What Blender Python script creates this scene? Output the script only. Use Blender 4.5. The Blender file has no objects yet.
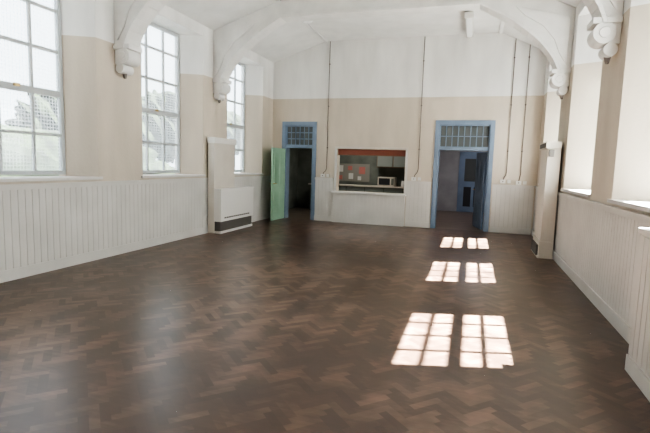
import bpy, bmesh, math, random
import numpy as np
from mathutils import Matrix, Vector
random.seed(4)
S=bpy.context.scene
XL,XR,D,YN=-5.41,1.50,12.24,-3.2
ZS,ZD,ZW,ZC=3.31,1.19,4.3,4.8
CL,CR=-3.9,0.45

# ---------- materials ----------
def mat(name,col,rough=.6,metal=0,spec=None,emit=None,noise=0,nscale=3,bump=0,bscale=40):
    m=bpy.data.materials.new(name);m.use_nodes=True
    n=m.node_tree.nodes;l=m.node_tree.links;b=n['Principled BSDF']
    b.inputs['Base Color'].default_value=(*col,1);b.inputs['Roughness'].default_value=rough;b.inputs['Metallic'].default_value=metal
    if spec is not None:b.inputs['Specular IOR Level'].default_value=spec
    if emit:
        b.inputs['Emission Color'].default_value=(*emit[0],1);b.inputs['Emission Strength'].default_value=emit[1]
    tc=n.new('ShaderNodeTexCoord')
    if noise:
        t=n.new('ShaderNodeTexNoise');t.inputs['Scale'].default_value=nscale;t.inputs['Detail'].default_value=5
        l.new(tc.outputs['Object'],t.inputs['Vector'])
        r=n.new('ShaderNodeMapRange');r.inputs['From Min'].default_value=.3;r.inputs['From Max'].default_value=.7
        r.inputs['To Min'].default_value=1-noise;r.inputs['To Max'].default_value=1+noise
        l.new(t.outputs['Fac'],r.inputs['Value'])
        v=n.new('ShaderNodeVectorMath');v.operation='SCALE';v.inputs[0].default_value=col
        l.new(r.outputs['Result'],v.inputs['Scale']);l.new(v.outputs['Vector'],b.inputs['Base Color'])
    if bump:
        t=n.new('ShaderNodeTexNoise');t.inputs['Scale'].default_value=bscale;l.new(tc.outputs['Object'],t.inputs['Vector'])
        bp=n.new('ShaderNodeBump');bp.inputs['Strength'].default_value=bump;bp.inputs['Distance'].default_value=.01
        l.new(t.outputs['Fac'],bp.inputs['Height']);l.new(bp.outputs['Normal'],b.inputs['Normal'])
    return m
def wallmat(name,low,up):
    m=mat(name,low,.75,bump=.25,bscale=25);n=m.node_tree.nodes;l=m.node_tree.links;b=n['Principled BSDF']
    g=n.new('ShaderNodeTexCoord');s=n.new('ShaderNodeSeparateXYZ');l.new(g.outputs['Object'],s.inputs[0])
    c=n.new('ShaderNodeMath');c.operation='GREATER_THAN';c.inputs[1].default_value=ZS;l.new(s.outputs['Z'],c.inputs[0])
    mp=n.new('ShaderNodeMapping');mp.inputs['Scale'].default_value=(1.4,1.4,.35);l.new(g.outputs['Object'],mp.inputs['Vector'])
    t=n.new('ShaderNodeTexNoise');t.inputs['Scale'].default_value=1.6;t.inputs['Detail'].default_value=7;l.new(mp.outputs['Vector'],t.inputs['Vector'])
    mx=n.new('ShaderNodeMix');mx.data_type='RGBA';mx.inputs['A'].default_value=(*low,1);mx.inputs['B'].default_value=(*up,1);l.new(c.outputs[0],mx.inputs['Factor'])
    r=n.new('ShaderNodeMapRange');r.inputs['From Min'].default_value=.3;r.inputs['From Max'].default_value=.7;r.inputs['To Min'].default_value=.86;r.inputs['To Max'].default_value=1.05
    l.new(t.outputs['Fac'],r.inputs['Value'])
    v=n.new('ShaderNodeVectorMath');v.operation='SCALE';l.new(mx.outputs['Result'],v.inputs[0]);l.new(r.outputs['Result'],v.inputs['Scale']);l.new(v.outputs['Vector'],b.inputs['Base Color'])
    return m
M={}
M['wall']=wallmat('plaster_two_tone',(.58,.515,.435),(.765,.755,.735))
M['white']=mat('white_paint',(.73,.72,.70),.6,noise=.06,nscale=4,bump=.15)
M['ceil']=mat('ceiling_paint',(.75,.745,.73),.8,noise=.05)
M['dado']=mat('dado_paint',(.60,.58,.55),.5,noise=.06,nscale=2)
M['groove']=mat('dado_groove',(.45,.43,.40),.8)
M['sill']=mat('sill_paint',(.62,.6,.58),.4)
M['frame']=mat('window_frame_paint',(.46,.48,.49),.5)
M['blue']=mat('blue_gloss_paint',(.20,.26,.35),.35,noise=.1)
M['green']=mat('green_gloss_paint',(.30,.46,.34),.35,noise=.06)
M['dark']=mat('dark_interior',(.05,.05,.055),.8)
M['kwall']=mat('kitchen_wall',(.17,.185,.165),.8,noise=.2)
M['kboard']=mat('notice_board_felt',(.30,.29,.26),.9)
M['cwall']=mat('corridor_wall',(.36,.35,.35),.8,noise=.1)
M['cond']=mat('conduit_metal',(.14,.12,.105),.5)
M['box']=mat('white_plastic',(.7,.69,.66),.4)
M['red']=mat('red_shutter',(.26,.09,.06),.5)
M['grille']=mat('heater_grille',(.12,.11,.10),.6)
M['heater']=mat('heater_enamel',(.72,.70,.67),.35)
M['duct']=mat('duct_casing_paint',(.60,.555,.495),.5,noise=.05)
M['brass']=mat('brass_handle',(.5,.38,.2),.3,1)
M['hedge']=mat('hedge_foliage',(.0045,.0075,.003),.9,spec=.1,noise=.8,nscale=1.6)
M['grass']=mat('tarmac_yard',(.05,.05,.05),.9,noise=.3)
M['tube']=mat('fluorescent_diffuser',(.85,.85,.85),.3)
M['paper']=mat('paper',(.6,.6,.58),.7);M['paperr']=mat('paper_pink',(.5,.2,.18),.7);M['wood']=mat('cupboard_wood',(.22,.15,.10),.5,noise=.15);M['kblue']=mat('cupboard_door',(.25,.27,.25),.5)
def glassmat(name,haze):
    m=bpy.data.materials.new(name);m.use_nodes=True;n=m.node_tree.nodes;l=m.node_tree.links;n.clear()
    o=n.new('ShaderNodeOutputMaterial');t=n.new('ShaderNodeBsdfTransparent');tr=n.new('ShaderNodeBsdfTranslucent');g=n.new('ShaderNodeBsdfGlossy')
    g.inputs['Roughness'].default_value=.05;tr.inputs['Color'].default_value=(.85,.88,.9,1);t.inputs['Color'].default_value=(.95,.97,.98,1)
    a=n.new('ShaderNodeMixShader');b=n.new('ShaderNodeMixShader')
    tc=n.new('ShaderNodeTexCoord');s=n.new('ShaderNodeSeparateXYZ');l.new(tc.outputs['Object'],s.inputs[0])
    outs=[]
    for ax in ('Y','Z'):
        f=n.new('ShaderNodeMath');f.operation='MULTIPLY';f.inputs[1].default_value=2*math.pi/.05;l.new(s.outputs[ax],f.inputs[0])
        si=n.new('ShaderNodeMath');si.operation='SINE';l.new(f.outputs[0],si.inputs[0]);outs.append(si.outputs[0])
    mxx=n.new('ShaderNodeMath');mxx.operation='MAXIMUM';l.new(outs[0],mxx.inputs[0]);l.new(outs[1],mxx.inputs[1])
    r=n.new('ShaderNodeMapRange');r.inputs['From Min'].default_value=-.6;r.inputs['To Min'].default_value=haze*.2;r.inputs['To Max'].default_value=min(1,haze*1.7)
    l.new(mxx.outputs[0],r.inputs['Value']);l.new(r.outputs['Result'],a.inputs['Fac'])
    l.new(t.outputs[0],a.inputs[1]);l.new(tr.outputs[0],a.inputs[2]);b.inputs['Fac'].default_value=.04
    l.new(a.outputs[0],b.inputs[1]);l.new(g.outputs[0],b.inputs[2]);l.new(b.outputs[0],o.inputs['Surface']);return m
M['glassL']=glassmat('wired_glass',.17);M['glassR']=glassmat('clear_glass',.05)
M['tglass']=mat('transom_glass',(.10,.11,.11),.15)

# ---------- mesh builder ----------
class B:
    def __init__(s,name):s.n=name;s.v=[];s.f=[];s.m=[];s.mats=[]
    def mi(s,k):
        if k not in s.mats:s.mats.append(k)
        return s.mats.index(k)
    def box(s,x0,x1,y0,y1,z0,z1,k):
        s.prism([(x0,y0),(x1,y0),(x1,y1),(x0,y1)],z0,z1,k)
    def prism(s,pts,a,b,k,ax=2):
        i=len(s.v);n=len(pts);q=s.mi(k)
        def P(u,v,w):return (u,v,w) if ax==2 else ((u,w,v) if ax==1 else (w,u,v))
        for w in (a,b):
            for (u,v) in pts:s.v.append(P(u,v,w))
        s.f.append(tuple(range(i,i+n))[::-1]);s.f.append(tuple(range(i+n,i+2*n)))
        for j in range(n):
            t=(j+1)%n;s.f.append((i+j,i+t,i+n+t,i+n+j))
        s.m+= [q]*(n+2)
    def cyl(s,c,r,ax,L,k,n=20,r2=None):
        i=len(s.v);q=s.mi(k);r2=r if r2 is None else r2
        for e,rr in ((-L/2,r),(L/2,r2)):
            for j in range(n):
                a=2*math.pi*j/n;u,v=rr*math.cos(a),rr*math.sin(a)
                p=[(e,u,v),(v,e,u),(u,v,e)][ax];s.v.append((c[0]+p[0],c[1]+p[1],c[2]+p[2]))
        s.f.append(tuple(range(i,i+n))[::-1]);s.f.append(tuple(range(i+n,i+2*n)))
        for j in range(n):
            t=(j+1)%n;s.f.append((i+j,i+t,i+n+t,i+n+j))
        s.m+=[q]*(n+2)
    def tube(s,pts,r,k,n=8):
        pts=[Vector(p) for p in pts];i=len(s.v);q=s.mi(k)
        for a,p in enumerate(pts):
            d=(pts[min(a+1,len(pts)-1)]-pts[max(a-1,0)]).normalized()
            e=d.cross(Vector((0,1,0)));
            if e.length<.1:e=d.cross(Vector((1,0,0)))
            e.normalize();g=d.cross(e)
            for j in range(n):
                t=2*math.pi*j/n;s.v.append(tuple(p+e*r*math.cos(t)+g*r*math.sin(t)))
        for a in range(len(pts)-1):
            for j in range(n):
                t=(j+1)%n;s.f.append((i+a*n+j,i+a*n+t,i+(a+1)*n+t,i+(a+1)*n+j));s.m.append(q)
    def done(s,bevel=0,parent=None,mtx=None,smooth=False):
        me=bpy.data.meshes.new(s.n);me.from_pydata(s.v,[],s.f);me.validate()
        for k in s.mats:me.materials.append(M[k])
        me.polygons.foreach_set('material_index',s.m)
        bm=bmesh.new();bm.from_mesh(me);bmesh.ops.recalc_face_normals(bm,faces=bm.faces)
        bm.to_mesh(me);bm.free()
        o=bpy.data.objects.new(s.n,me);S.collection.objects.link(o)
        if mtx:o.matrix_world=mtx
        if parent:o.parent=parent
        if bevel:
            b=o.modifiers.new('bevel','BEVEL');b.width=bevel;b.segments=2;b.limit_method='ANGLE'
        if smooth:
            for p in me.polygons:p.use_smooth=True
        return o

# ---------- side walls ----------
WZ0,WZ1=1.25,4.08
W0={-1:[-1.92+2.9*k for k in range(5)],1:[-1.80+2.9*k for k in range(5)]}
GD=.40;TH=.55;SP=.2;WW=1.9
def sidewall(name,sx,xin):
    b=B(name);out=xin+sx*TH;g=xin+sx*GD
    def bx(y0,y1,z0,z1):b.box(min(xin,out),max(xin,out),y0,y1,z0,z1,'wall')
    bx(YN-.3,D+.3,-.05,WZ0-.03);bx(YN-.3,D+.3,WZ1,ZW)
    ys=W0[sx];prev=YN-.3;pg=prev
    for w in ys+[None]:
        if w is None:n_in=n_g=D+.3
        else:n_in,n_g=w,w+SP
        b.prism([(xin,prev),(xin,n_in),(g,n_g),(out,n_g),(out,pg),(g,pg)],WZ0-.03,WZ1,'wall')
        if w is not None:prev=w+WW;pg=w+WW-SP
    b.done()
    for i,w in enumerate(ys):
        f=B('window_%d'%(i+(1 if sx<0 else 6)));gk='glassL' if sx<0 else 'glassR'
        y0,y1=w+SP+.004,w+WW-SP-.004;a,c=sorted((g+sx*.02,g+sx*.09))
        z0,z1=WZ0+.03,WZ1-.004;fw=.055
        f.box(a,c,y0,y0+fw,z0,z1,'frame');f.box(a,c,y1-fw,y1,z0,z1,'frame')
        f.box(a,c,y0+fw,y1-fw,z0,z0+.06,'frame');f.box(a,c,y0+fw,y1-fw,z1-.06,z1,'frame')
        a2,c2=a+.015,c-.015
        nc=3 if sx<0 else 4
        for j in range(1,nc):
            yc=y0+(y1-y0)*j/nc;f.box(a2,c2,yc-.018,yc+.018,z0+.06,z1-.06,'frame')
        bars=[(1.86,.02),(2.45,.045),(3.05,.022),(3.62,.02)]
        if sx>0:bars+=[(2.16,.012),(2.76,.012)]
        for zz,hh in bars:
            e=.006 if hh>.03 else -.002
            f.box(a2-e,c2+e,y0+fw,y1-fw,zz-hh,zz+hh,'frame')
        xm=(a+c)/2;f.box(xm-.002,xm+.002,y0+fw,y1-fw,z0+.06,z1-.06,gk)
        yc=(y0+y1)/2;xi=a2-.03 if sx>0 else c2
        f.box(xi,xi+.03,yc-.04,yc+.04,2.46,2.50,'brass')
        f.done()
        s=B('trim_%d'%(i+(1 if sx<0 else 6)));n=xin-sx*.035
        s.prism([(n,w-.05),(n,w+WW+.05),(xin-sx*.001,w+WW+.05),(xin-sx*.001,w+WW-.003),(g+sx*.1,y1),(g+sx*.1,y0),(xin-sx*.001,w+.003),(xin-sx*.001,w-.05)],WZ0-.028,WZ0+.012,'sill')
        s.done(.004)
sidewall('wall_left',-1,XL);sidewall('wall_right',1,XR)

# ---------- dado boarding ----------
def dado(name,ax,c,sgn,u0,u1,z0=0.0):
    b=B(name)
    def bx(u0,u1,d0,d1,z0,z1,k):
        a,e=sorted((c+sgn*d0,c+sgn*d1))
        if ax==0:b.box(a,e,u0,u1,z0,z1,k)
        else:b.box(u0,u1,a,e,z0,z1,k)
    bx(u0,u1,.001,.012,0.0,ZD-.03,'groove')
    n=max(1,round((u1-u0)/.1));w=(u1-u0)/n
    for i in range(n):bx(u0+i*w+.003,u0+(i+1)*w-.003,.008,.018,.14,ZD-.04,'dado')
    bx(u0,u1,.008,.035,0,.14,'dado');bx(u0,u1,.003,.045,ZD-.04,ZD,'dado');bx(u0,u1,.003,.028,ZD-.07,ZD-.04,'dado')
    return b.done()
dado('baseboard_left',0,XL,1,YN,D)
dado('baseboard_right',0,XR,-1,YN,D)
dado('baseboard_far',1,D,-1,XL+.05,-5.12)
dado('baseboard_far.001',1,D,-1,-4.10,-3.58)
dado('baseboard_far.002',1,D,-1,-1.60,-.97)
dado('baseboard_far.003',1,D,-1,.50,XR-.05)

# ---------- far wall with openings ----------
b=B('wall_far');T=.28
cols=[(XL-.55,-5.03,[]),(-5.03,-4.17,[(0,2.62)]),(-4.17,-3.50,[]),(-3.50,-1.66,[(.84,1.98)]),(-1.66,-.87,[]),(-.87,.40,[(0,2.66)]),(.40,XR+.55,[])]
for x0,x1,ops in cols:
    z=-.05
    for a,c in ops:
        if a>0:b.box(x0,x1,D,D+T,z,a,'wall')
        z=c
    b.box(x0,x1,D,D+T,z,5.0,'wall')
b.done()
b=B('wall_near');b.box(XL-.55,XR+.55,YN-.3,YN,-.05,5.0,'wall');b.done()

# ---------- floor: herringbone parquet ----------
L_,W_=.24,.06
v=[];f=[];cols_=[]
c45,s45=math.cos(math.pi/4),math.sin(math.pi/4)
def rot(x,y):return (c45*x-s45*y,s45*x+c45*y)
cx,cy=(XL+XR)/2,(YN+D)/2
R=11
i_rng=int(R/W_)
for j in range(-i_rng,i_rng):
    for k in range(-int(2*R/(2*L_))-2,int(2*R/(2*L_))+2):
        ox=j*W_+k*2*L_;oy=j*W_
        for (x,y,w,h) in ((ox,oy,L_,W_),(ox+L_,oy-L_+W_,W_,L_)):
            P=[rot(x,y),rot(x+w,y),rot(x+w,y+h),rot(x,y+h)]
            mx=sum(p[0] for p in P)/4+cx;my=sum(p[1] for p in P)/4+cy
            if mx<XL-.3 or mx>XR+.3 or my<YN-.3 or my>D+.3:continue
            a=len(v);v+=[(p[0]+cx,p[1]+cy,0) for p in P];f.append((a,a+1,a+2,a+3));cols_.append((random.random(),1.0 if w>h else 0.0,random.random()))
me=bpy.data.meshes.new('floor');me.from_pydata(v,[],f)
at=me.color_attributes.new('block','FLOAT_COLOR','CORNER')
arr=np.ones((len(f)*4,4),dtype=np.float32)
arr[:,:3]=np.repeat(np.array(cols_,dtype=np.float32),4,axis=0);at.data.foreach_set('color',arr.ravel())
bm=bmesh.new();bm.from_mesh(me)
for co,no in (((XL,0,0),(-1,0,0)),((XR,0,0),(1,0,0)),((0,YN,0),(0,-1,0)),((0,D,0),(0,1,0))):
    bmesh.ops.bisect_plane(bm,geom=bm.verts[:]+bm.edges[:]+bm.faces[:],plane_co=co,plane_no=no,clear_outer=True)
bm.to_mesh(me);bm.free()
m=bpy.data.materials.new('worn_parquet');m.use_nodes=True;n=m.node_tree.nodes;l=m.node_tree.links;bs=n['Principled BSDF']
ca=n.new('ShaderNodeVertexColor');ca.layer_name='block';sp=n.new('ShaderNodeSeparateColor');l.new(ca.outputs['Color'],sp.inputs[0])
tc=n.new('ShaderNodeTexCoord')
def noi(sc,det=6,dist=0,scale=None,rotz=.5):
    t=n.new('ShaderNodeTexNoise');t.inputs['Scale'].default_value=sc;t.inputs['Detail'].default_value=det;t.inputs['Distortion'].default_value=dist
    if scale:
        mp=n.new('ShaderNodeMapping');mp.inputs['Scale'].default_value=scale;mp.inputs['Rotation'].default_value=(0,0,rotz);l.new(tc.outputs['Object'],mp.inputs['Vector']);l.new(mp.outputs['Vector'],t.inputs['Vector'])
    else:l.new(tc.outputs['Object'],t.inputs['Vector'])
    return t.outputs['Fac']
def math_(op,a,b_):
    q=n.new('ShaderNodeMath');q.operation=op
    for i,x in enumerate((a,b_)):
        if isinstance(x,(int,float)):q.inputs[i].default_value=x
        else:l.new(x,q.inputs[i])
    return q.outputs[0]
big=noi(.6,6,0);med=noi(2.8,10,0);scr=noi(3,7,0,(1,10,1))
fac=math_('ADD',math_('MULTIPLY',sp.outputs[0],.17),math_('ADD',math_('MULTIPLY',big,.75),math_('MULTIPLY',med,.45)))
fac=math_('ADD',math_('ADD',fac,math_('MULTIPLY',scr,.18)),math_('MULTIPLY',sp.outputs[1],.06))
cr=n.new('ShaderNodeValToRGB');e=cr.color_ramp.elements
e[0].position=.46;e[0].color=(.028,.0155,.0105,1);e[1].position=1.0;e[1].color=(.17,.105,.074,1)
x=e.new(.78);x.color=(.062,.035,.024,1)
l.new(fac,cr.inputs['Fac']);l.new(cr.outputs['Color'],bs.inputs['Base Color'])
rr=n.new('ShaderNodeMapRange');rr.inputs['From Min'].default_value=.2;rr.inputs['From Max'].default_value=.8;rr.inputs['To Min'].default_value=.26;rr.inputs['To Max'].default_value=.42
l.new(big,rr.inputs['Value']);l.new(rr.outputs['Result'],bs.inputs['Roughness'])
bs.inputs['Specular IOR Level'].default_value=.85
me.materials.append(m);o=bpy.data.objects.new('floor',me);S.collection.objects.link(o)

# ---------- ceiling ----------
b=B('ceiling')
b.prism([(XL-.6,ZW-.002),(XL,ZW-.002),(CL,ZC),(CR,ZC),(XR,ZW-.002),(XR+.6,ZW-.002),(XR+.6,ZW+.2),(CR,ZC+.2),(CL,ZC+.2),(XL-.6,ZW+.2)],YN-.3,D,'ceil',ax=1)
b.done()
b=B('sun_cutoff_eave');b.box(XR+.601,XR+1.30,YN-.3,D+.3,ZW+.02,ZW+.2,'white');b.box(XR+1.27,XR+1.30,YN-.3,D+.3,4.08,ZW+.02,'white');b.done()  # unseen overhang, added to block sun through the upper right panes

# ---------- roof trusses with wall brackets ----------
def truss(y):
    b=B('roof_truss')
    zc=4.50
    def cur(x0,s,off=0):
        P0,P1,P2=(.15+off,3.22),(.30+off,3.88-off),(1.55,zc-off)
        r=[]
        for i in range(15):
            t=i/14;r.append((x0+s*((1-t)**2*P0[0]+2*t*(1-t)*P1[0]+t*t*P2[0]),(1-t)**2*P0[1]+2*t*(1-t)*P1[1]+t*t*P2[1]))
        return r
    eps=.004
    Lc=cur(XL,1);Rc=cur(XR,-1)
    pts=[(XL+eps,3.0)]+[(XL+.12,3.0)]+Lc+Rc[::-1]+[(XR-.12,3.0),(XR-eps,3.0),(XR-eps,ZW-eps*2),(CR,ZC-eps),(CL,ZC-eps),(XL+eps,ZW-eps*2)]
    b.prism(pts,y-.12,y+.12,'white',ax=1)
    for C,O in ((Lc,cur(XL,1,.05)),(Rc,cur(XR,-1,.05))):
        for i in range(14):
            b.prism([C[i],C[i+1],O[i+1],O[i]],y-.17,y+.17,'white',ax=1)
    b.box(XL+1.55,XR-1.55,y-.17,y+.17,zc-.05,zc,'white')
    for x0,s in ((XL,1),(XR,-1)):
        Q=[(x0+s*(.07+ .0),3.35)]+[(x0+s*(u),z) for u,z in ((.20,3.55),(.30,3.8),(.48,4.02),(.80,4.22))]+[(x0+s*.95,4.38),(x0+s*.07,4.15)]
        b.prism(Q,y-.145,y+.145,'white',ax=1)
        b.cyl((x0+s*.17,y,3.12),.12,1,.30,'white',24);b.cyl((x0+s*.17,y,3.12),.06,1,.34,'white',16)
        b.cyl((x0+s*.09,y,2.94),.075,1,.24,'white',20)
        b.box(min(x0+s*eps,x0+s*.30),max(x0+s*eps,x0+s*.30),y-.16,y+.16,3.22,3.29,'white')
        b.cyl((x0+s*.09,y,2.85),.02,2,.10,'cond',12,.045)
    return b.done(.006)
for y in (3.38,6.28,9.18):truss(y)
b=B('trim_20')
for x in (CL,CR):b.box(x-.04,x+.04,YN,D,ZC-.03,ZC-.001,'ceil')
b.done()

# ---------- doors on far wall ----------
def doorframe(name,x0,x1,zt,zb,ncol,nrow,mk):
    b=B(name);w=.075;f=D-.03
    b.box(x0-w,x0+.02,f,D-.001,0,zt+w,mk);b.box(x1-.02,x1+w,f,D-.001,0,zt+w,mk);b.box(x0+.02,x1-.02,f,D-.001,zt-.02,zt+w,mk)
    b.box(x0+.001,x0+.05,D,D+.26,0,zt-.001,mk);b.box(x1-.05,x1-.001,D,D+.26,0,zt-.001,mk);b.box(x0+.05,x1-.05,D,D+.26,zt-.05,zt-.001,mk)
    b.box(x0+.05,x1-.05,D+.01,D+.12,zb,zb+.08,mk)
    a,c=x0+.05,x1-.05;lo,hi=zb+.08,zt-.05
    b.box(a,c,D+.06,D+.064,lo,hi,'tglass')
    for i in range(ncol+1):
        xx=a+(c-a)*i/ncol;b.box(max(a,xx-.011),min(c,xx+.011),D+.04,D+.085,lo,hi,mk)
    for i in range(nrow+1):
        zz=lo+(hi-lo)*i/nrow;b.box(a,c,D+.042,D+.083,max(lo,zz-.011),min(hi,zz+.011),mk)
    return b.done()
doorframe('door_1',-5.03,-4.17,2.62,1.98,6,3,'blue')
doorframe('door_2',-.87,.40,2.66,2.0,8,2,'blue')
def leaf(name,w,h,k,hinge,ang):
    b=B(name);t=.04
    b.box(0,w,0,t,.01,h,k)
    for s in (-.006,t):
        for (z0,z1) in ((.15,.75),(.95,h-.15)):
            for (a,c) in ((.1,w/2-.05),(w/2+.05,w-.1)):
                e=.006
                b.box(a,c,s,s+e,z0,z1,k)
                b.box(a+.04,c-.04,s-(.004 if s<0 else -.004),s+e,z0+.04,z1-.04,k)
    b.cyl((w-.06,-.03,1.0),.012,1,.06,'brass');b.cyl((w-.1,-.055,1.0),.01,0,.12,'brass')
    b.cyl((w-.06,t+.03,1.0),.012,1,.06,'brass');b.cyl((w-.1,t+.055,1.0),.01,0,.12,'brass')
    return b.done(.003,mtx=Matrix.Translation(hinge)@Matrix.Rotation(math.radians(ang),4,'Z'))
leaf('door_leaf',.78,1.95,'green',(-5.03,D-.035,0),-93)
leaf('door_leaf.001',.85,1.97,'blue',(.34,D+.27,0),104)

# ---------- serving hatch ----------
b=B('serving_hatch')
x0,x1=-3.50,-1.66
b.box(x0-.06,x0+.001,D-.03,D-.001,.84,2.04,'dado');b.box(x1-.001,x1+.06,D-.03,D-.001,.84,2.04,'dado');b.box(x0-.06,x1+.06,D-.035,D-.001,1.981,2.04,'duct')
b.box(x0-.06,x1+.04,D-.12,D-.002,.0,.80,'dado')
n_=18
for i in range(n_):
    w=(x1-x0+.08)/n_;b.box(x0-.05+i*w+.003,x0-.05+(i+1)*w-.003,D-.128,D-.12,.1,.79,'dado')
b.box(x0-.09,x1+.07,D-.18,D-.002,.80,.845,'heater')
b.done(.003)
b=B('roller_shutter');b.box(x0+.002,x1-.002,D+.10,D+.16,1.83,1.975,'red');b.box(x0+.002,x1-.002,D+.09,D+.17,1.81,1.83,'wood');b.done()

# ---------- rooms beyond ----------
YB=15.6
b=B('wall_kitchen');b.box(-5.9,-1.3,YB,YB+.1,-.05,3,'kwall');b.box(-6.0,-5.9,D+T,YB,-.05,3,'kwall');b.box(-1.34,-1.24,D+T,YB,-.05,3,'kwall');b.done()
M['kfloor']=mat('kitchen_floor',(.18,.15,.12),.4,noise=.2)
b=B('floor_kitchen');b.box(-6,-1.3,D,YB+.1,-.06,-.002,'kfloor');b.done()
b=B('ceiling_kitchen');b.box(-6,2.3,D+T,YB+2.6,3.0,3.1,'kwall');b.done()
b=B('notice_board');b.box(-4.6,-3.3,YB-.03,YB-.002,1.0,1.6,'kboard')
for (a,c,z0,z1,k) in ((-4.40,-4.22,1.32,1.54,'paper'),(-4.02,-3.86,1.08,1.28,'paper'),(-3.66,-3.45,1.26,1.5,'paperr'),(-4.38,-4.24,1.06,1.2,'paperr'),(-4.05,-3.9,1.38,1.52,'paperr'),(-3.7,-3.58,1.05,1.18,'paper')):
    b.box(a,c,YB-.036,YB-.03,z0,z1,k)
b.done()
b=B('kitchen_cupboard');b.box(-3.0,-1.4,YB-.35,YB-.01,1.5,2.3,'wood')
for i in range(3):b.box(-2.98+i*.53,-2.98+i*.53+.5,YB-.37,YB-.35,1.53,2.27,'kblue')
b.done(.004)
b=B('kitchen_counter');b.box(-5.2,-1.4,YB-.65,YB-.04,0,.86,'kwall');b.box(-5.25,-1.38,YB-.7,YB-.04,.86,.9,'duct')
for i in range(6):b.box(-5.15+i*.62,-5.15+i*.62+.58,YB-.67,YB-.65,.12,.84,'kblue')
b.done()
b=B('microwave_oven');b.box(-2.9,-2.35,YB-.6,YB-.15,.905,1.2,'duct');b.box(-2.86,-2.5,YB-.61,YB-.6,.95,1.16,'dark');b.box(-2.46,-2.38,YB-.61,YB-.6,.95,1.16,'kwall');b.done(.005)
b=B('kettle');b.cyl((-2.1,YB-.35,1.0),.085,2,.19,'heater',20,.06);b.cyl((-2.1,YB-.35,1.105),.05,2,.02,'dark',16,.02);b.box(-2.02,-2.0,YB-.36,YB-.34,.95,1.08,'dark');b.box(-2.05,-2.0,YB-.36,YB-.34,1.06,1.08,'dark');b.done()
YC=17.5
b=B('wall_corridor');b.box(-1.24,2.2,YC,YC+.1,-.05,3,'cwall');b.box(1.7,1.8,D+T,YC,-.05,3,'cwall');b.box(-1.24,-1.235,D+T,YC,-.05,3,'cwall');b.done()
M['floorc']=mat('corridor_floor',(.16,.11,.08),.3,noise=.2)
b=B('floor_corridor');b.box(-1.24,2.2,D,YC+.1,-.06,-.002,'floorc');b.done()
doorb=B('door_3');doorb.box(-.45,-.35,YC-.04,YC-.002,0,2.1,'blue');doorb.box(-.35,.45,YC-.03,YC-.002,0,2.05,'blue');doorb.box(.45,.55,YC-.04,YC-.002,0,2.1,'blue');doorb.box(-.45,.55,YC-.04,YC-.002,2.05,2.15,'blue')
doorb.box(-.25,.0,YC-.036,YC-.03,.2,.9,'dark');doorb.box(.1,.35,YC-.036,YC-.03,.2,.9,'dark');doorb.box(-.25,.35,YC-.036,YC-.03,1.1,1.9,'tglass');doorb.done()
def fill_light(name,loc,size,power,col=(1,.95,.88)):
    d=bpy.data.lights.new(name,'AREA');d.size=size;d.energy=power;d.color=col
    o=bpy.data.objects.new(name,d);o.location=loc;S.collection.objects.link(o);return o
fill_light('corridor_fill_light',(.4,15.2,2.9),.8,75,(.95,.95,1))  # added fill to brighten the corridor, no fitting behind it
fill_light('kitchen_fill_light',(-3.2,14.0,2.9),.8,55,(1,.97,.9))  # invented source, lifts the dim kitchen behind the hatch

# ---------- heaters / ducts ----------
b=B('heater_cabinet')
b.box(XL+.046,XL+.19,8.80,9.70,0,1.93,'duct');b.box(XL+.046,XL+.22,8.77,9.73,1.93,2.05,'heater')
b.box(XL+.191,XL+.36,8.80,10.35,.26,.93,'heater');b.box(XL+.05,XL+.191,9.701,10.35,.26,.93,'heater')
b.box(XL+.191,XL+.37,8.79,10.36,.931,.96,'heater')
b.box(XL+.191,XL+.33,8.83,10.32,.051,.259,'grille')
b.box(XL+.191,XL+.35,8.82,10.33,0,.05,'heater')
for i in range(12):b.box(XL+.361,XL+.364,8.95+i*.1,9.03+i*.1,.32,.35,'grille')
b.done(.004)
b=B('heater_duct')
b.box(1.24,XR-.046,9.02,9.85,.30,1.94,'duct');b.box(1.21,XR-.046,8.99,9.88,1.94,2.06,'duct')
b.box(1.22,XR-.046,9.0,9.87,.04,.30,'duct');b.box(1.19,1.22,9.1,9.8,.03,.22,'grille')
b.box(1.205,1.21,9.05,9.8,1.96,2.04,'grille');b.box(1.2,XR-.046,8.98,9.89,0,.04,'duct')
b.box(1.26,1.34,8.975,9.02,1.80,1.92,'grille')
b.done(.006)
b=B('radiator_casing')
b.box(1.27,XR-.046,2.4,4.12,0,1.1,'dado');b.box(1.25,XR-.046,2.38,4.14,1.1,1.14,'dado');b.box(1.255,1.27,2.4,4.13,0,.13,'dado')
for i in range(17):b.box(1.262,1.27,2.42+i*.1,2.512+i*.1,.14,1.08,'dado')
b.done(.003)

# ---------- conduits and switches ----------
def cond(x,zb,pts):
    b=B('electrical_conduit');y=D-.03
    P=[(x,y,ZC-.02),(x,y,zb)]+[(a,y,z) for a,z in pts]
    b.tube(P,.009,'cond')
    z=ZC-.6
    while z>zb:
        b.box(x-.02,x+.02,D-.02,D-.001,z-.01,z+.01,'cond');z-=1.1
    e=P[-1];b.box(e[0]-.06,e[0]+.06,D-.05,D-.001,e[2]-.06,e[2]+.03,'box');b.box(e[0]+.1,e[0]+.18,D-.045,D-.001,e[2]-.05,e[2]+.03,'box')
    b.cyl((e[0],D-.055,e[2]-.015),.012,1,.02,'cond')
    return b.done()
cond(-3.78,1.45,[(-3.80,1.38),(-3.86,1.33),(-3.88,1.26)])
cond(-1.32,1.5,[(-1.34,1.42),(-1.40,1.34),(-1.42,1.26)])
cond(.80,1.5,[(.79,1.42),(.75,1.36),(.73,1.28)])
cond(1.12,1.5,[(1.12,1.45),(1.10,1.35),(1.09,1.26)])

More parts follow.
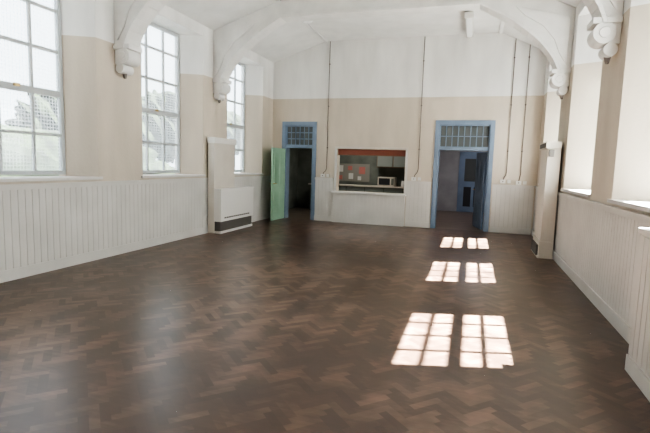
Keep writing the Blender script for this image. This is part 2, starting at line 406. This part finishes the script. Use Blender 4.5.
# ---------- ceiling fittings ----------
b=B('fluorescent_light');b.box(-.33,-.17,10.4,11.9,ZC-.11,ZC-.06,'box');b.box(-.31,-.19,10.42,11.88,ZC-.17,ZC-.11,'tube');b.box(-.34,-.16,10.38,10.42,ZC-.175,ZC-.055,'box');b.box(-.34,-.16,11.88,11.92,ZC-.175,ZC-.055,'box')
b.cyl((-.25,10.8,ZC-.03),.012,2,.06,'box');b.cyl((-.25,11.5,ZC-.03),.012,2,.06,'box');b.done(.004)
b=B('ceiling_lamp');lx,ly=-3.6,9.9
b.cyl((lx,ly,ZC-.012),.07,2,.022,'box');b.cyl((lx,ly,ZC-.06),.012,2,.08,'box');b.cyl((lx,ly,ZC-.13),.13,2,.07,'tube',24,.05);b.cyl((lx,ly,ZC-.185),.09,2,.04,'tube',24,.13);b.done(.004)

# ---------- outside ----------
b=B('ground_outside');b.box(-40,XL-.56,-25,60,-.5,-.4,'grass');b.box(XR+.56,40,-25,45,-.5,-.4,'grass');b.done()
def blob(name,loc,sc,seed,amp=.06,trunk=False):
    bm=bmesh.new();bmesh.ops.create_icosphere(bm,subdivisions=5,radius=1);rnd=random.Random(seed)
    ph=[(rnd.uniform(2,16),rnd.uniform(2,16),rnd.uniform(2,16),rnd.uniform(0,6)) for _ in range(12)]
    for vv in bm.verts:
        d=1+sum(amp*math.sin(a*vv.co.x+b_*vv.co.y+c*vv.co.z+p) for a,b_,c,p in ph);vv.co*=d
        vv.co=Vector((vv.co.x*sc[0],vv.co.y*sc[1],vv.co.z*sc[2]))+Vector(loc)
    if trunk:
        r_=bmesh.ops.create_cone(bm,cap_ends=True,segments=12,radius1=.35,radius2=.22,depth=loc[2]+.4,matrix=Matrix.Translation((loc[0],loc[1],loc[2]/2-.2)))
    me=bpy.data.meshes.new(name);bm.to_mesh(me);bm.free();me.materials.append(M['hedge'])
    o=bpy.data.objects.new(name,me);S.collection.objects.link(o)
blob('hedge',(-17,8,.6),(1.5,16,2.1),1,.04)
for i,(x,y,z,a) in enumerate(((-26,35,4.4,2.9),(-28,26,3.6,2.4),(-27,18.5,2.9,2.1),(-29,43,5.0,3.2),(-30,52,5.0,3.2))):
    blob('tree',(x,y,z),(a,a,a*.95),10+i,.045,True)

# ---------- light ----------
w=bpy.data.worlds.new('sky');S.world=w;w.use_nodes=True
bg=w.node_tree.nodes['Background'];bg.inputs['Color'].default_value=(.88,.94,1,1);bg.inputs['Strength'].default_value=5.4
sd=Vector((-1,-.29,-1.225)).normalized()
s=bpy.data.lights.new('sun','SUN');s.energy=600;s.angle=.012;s.color=(1,.99,.92)
o=bpy.data.objects.new('sun',s);o.rotation_euler=sd.to_track_quat('-Z','Y').to_euler();o.location=(8,8,10);S.collection.objects.link(o)

# ---------- camera ----------
th,ph,ro=.30044,.11101,.030003
r=Vector((math.cos(th),math.sin(th),0));F=Vector((-math.sin(th)*math.cos(ph),math.cos(th)*math.cos(ph),-math.sin(ph)));u=r.cross(F)
c,s_=math.cos(ro),math.sin(ro);r2=r*c+u*s_;u2=-r*s_+u*c
cd=bpy.data.cameras.new('camera');cd.sensor_width=36;cd.lens=467.37*36/650;cd.clip_start=.05
co=bpy.data.objects.new('camera',cd)
mw=Matrix(((r2.x,u2.x,-F.x,0),(r2.y,u2.y,-F.y,0),(r2.z,u2.z,-F.z,1.55),(0,0,0,1)))
co.matrix_world=mw;S.collection.objects.link(co);S.camera=co
S.view_settings.view_transform='AgX'
S.view_settings.look='AgX - High Contrast'
S.view_settings.exposure=-.65
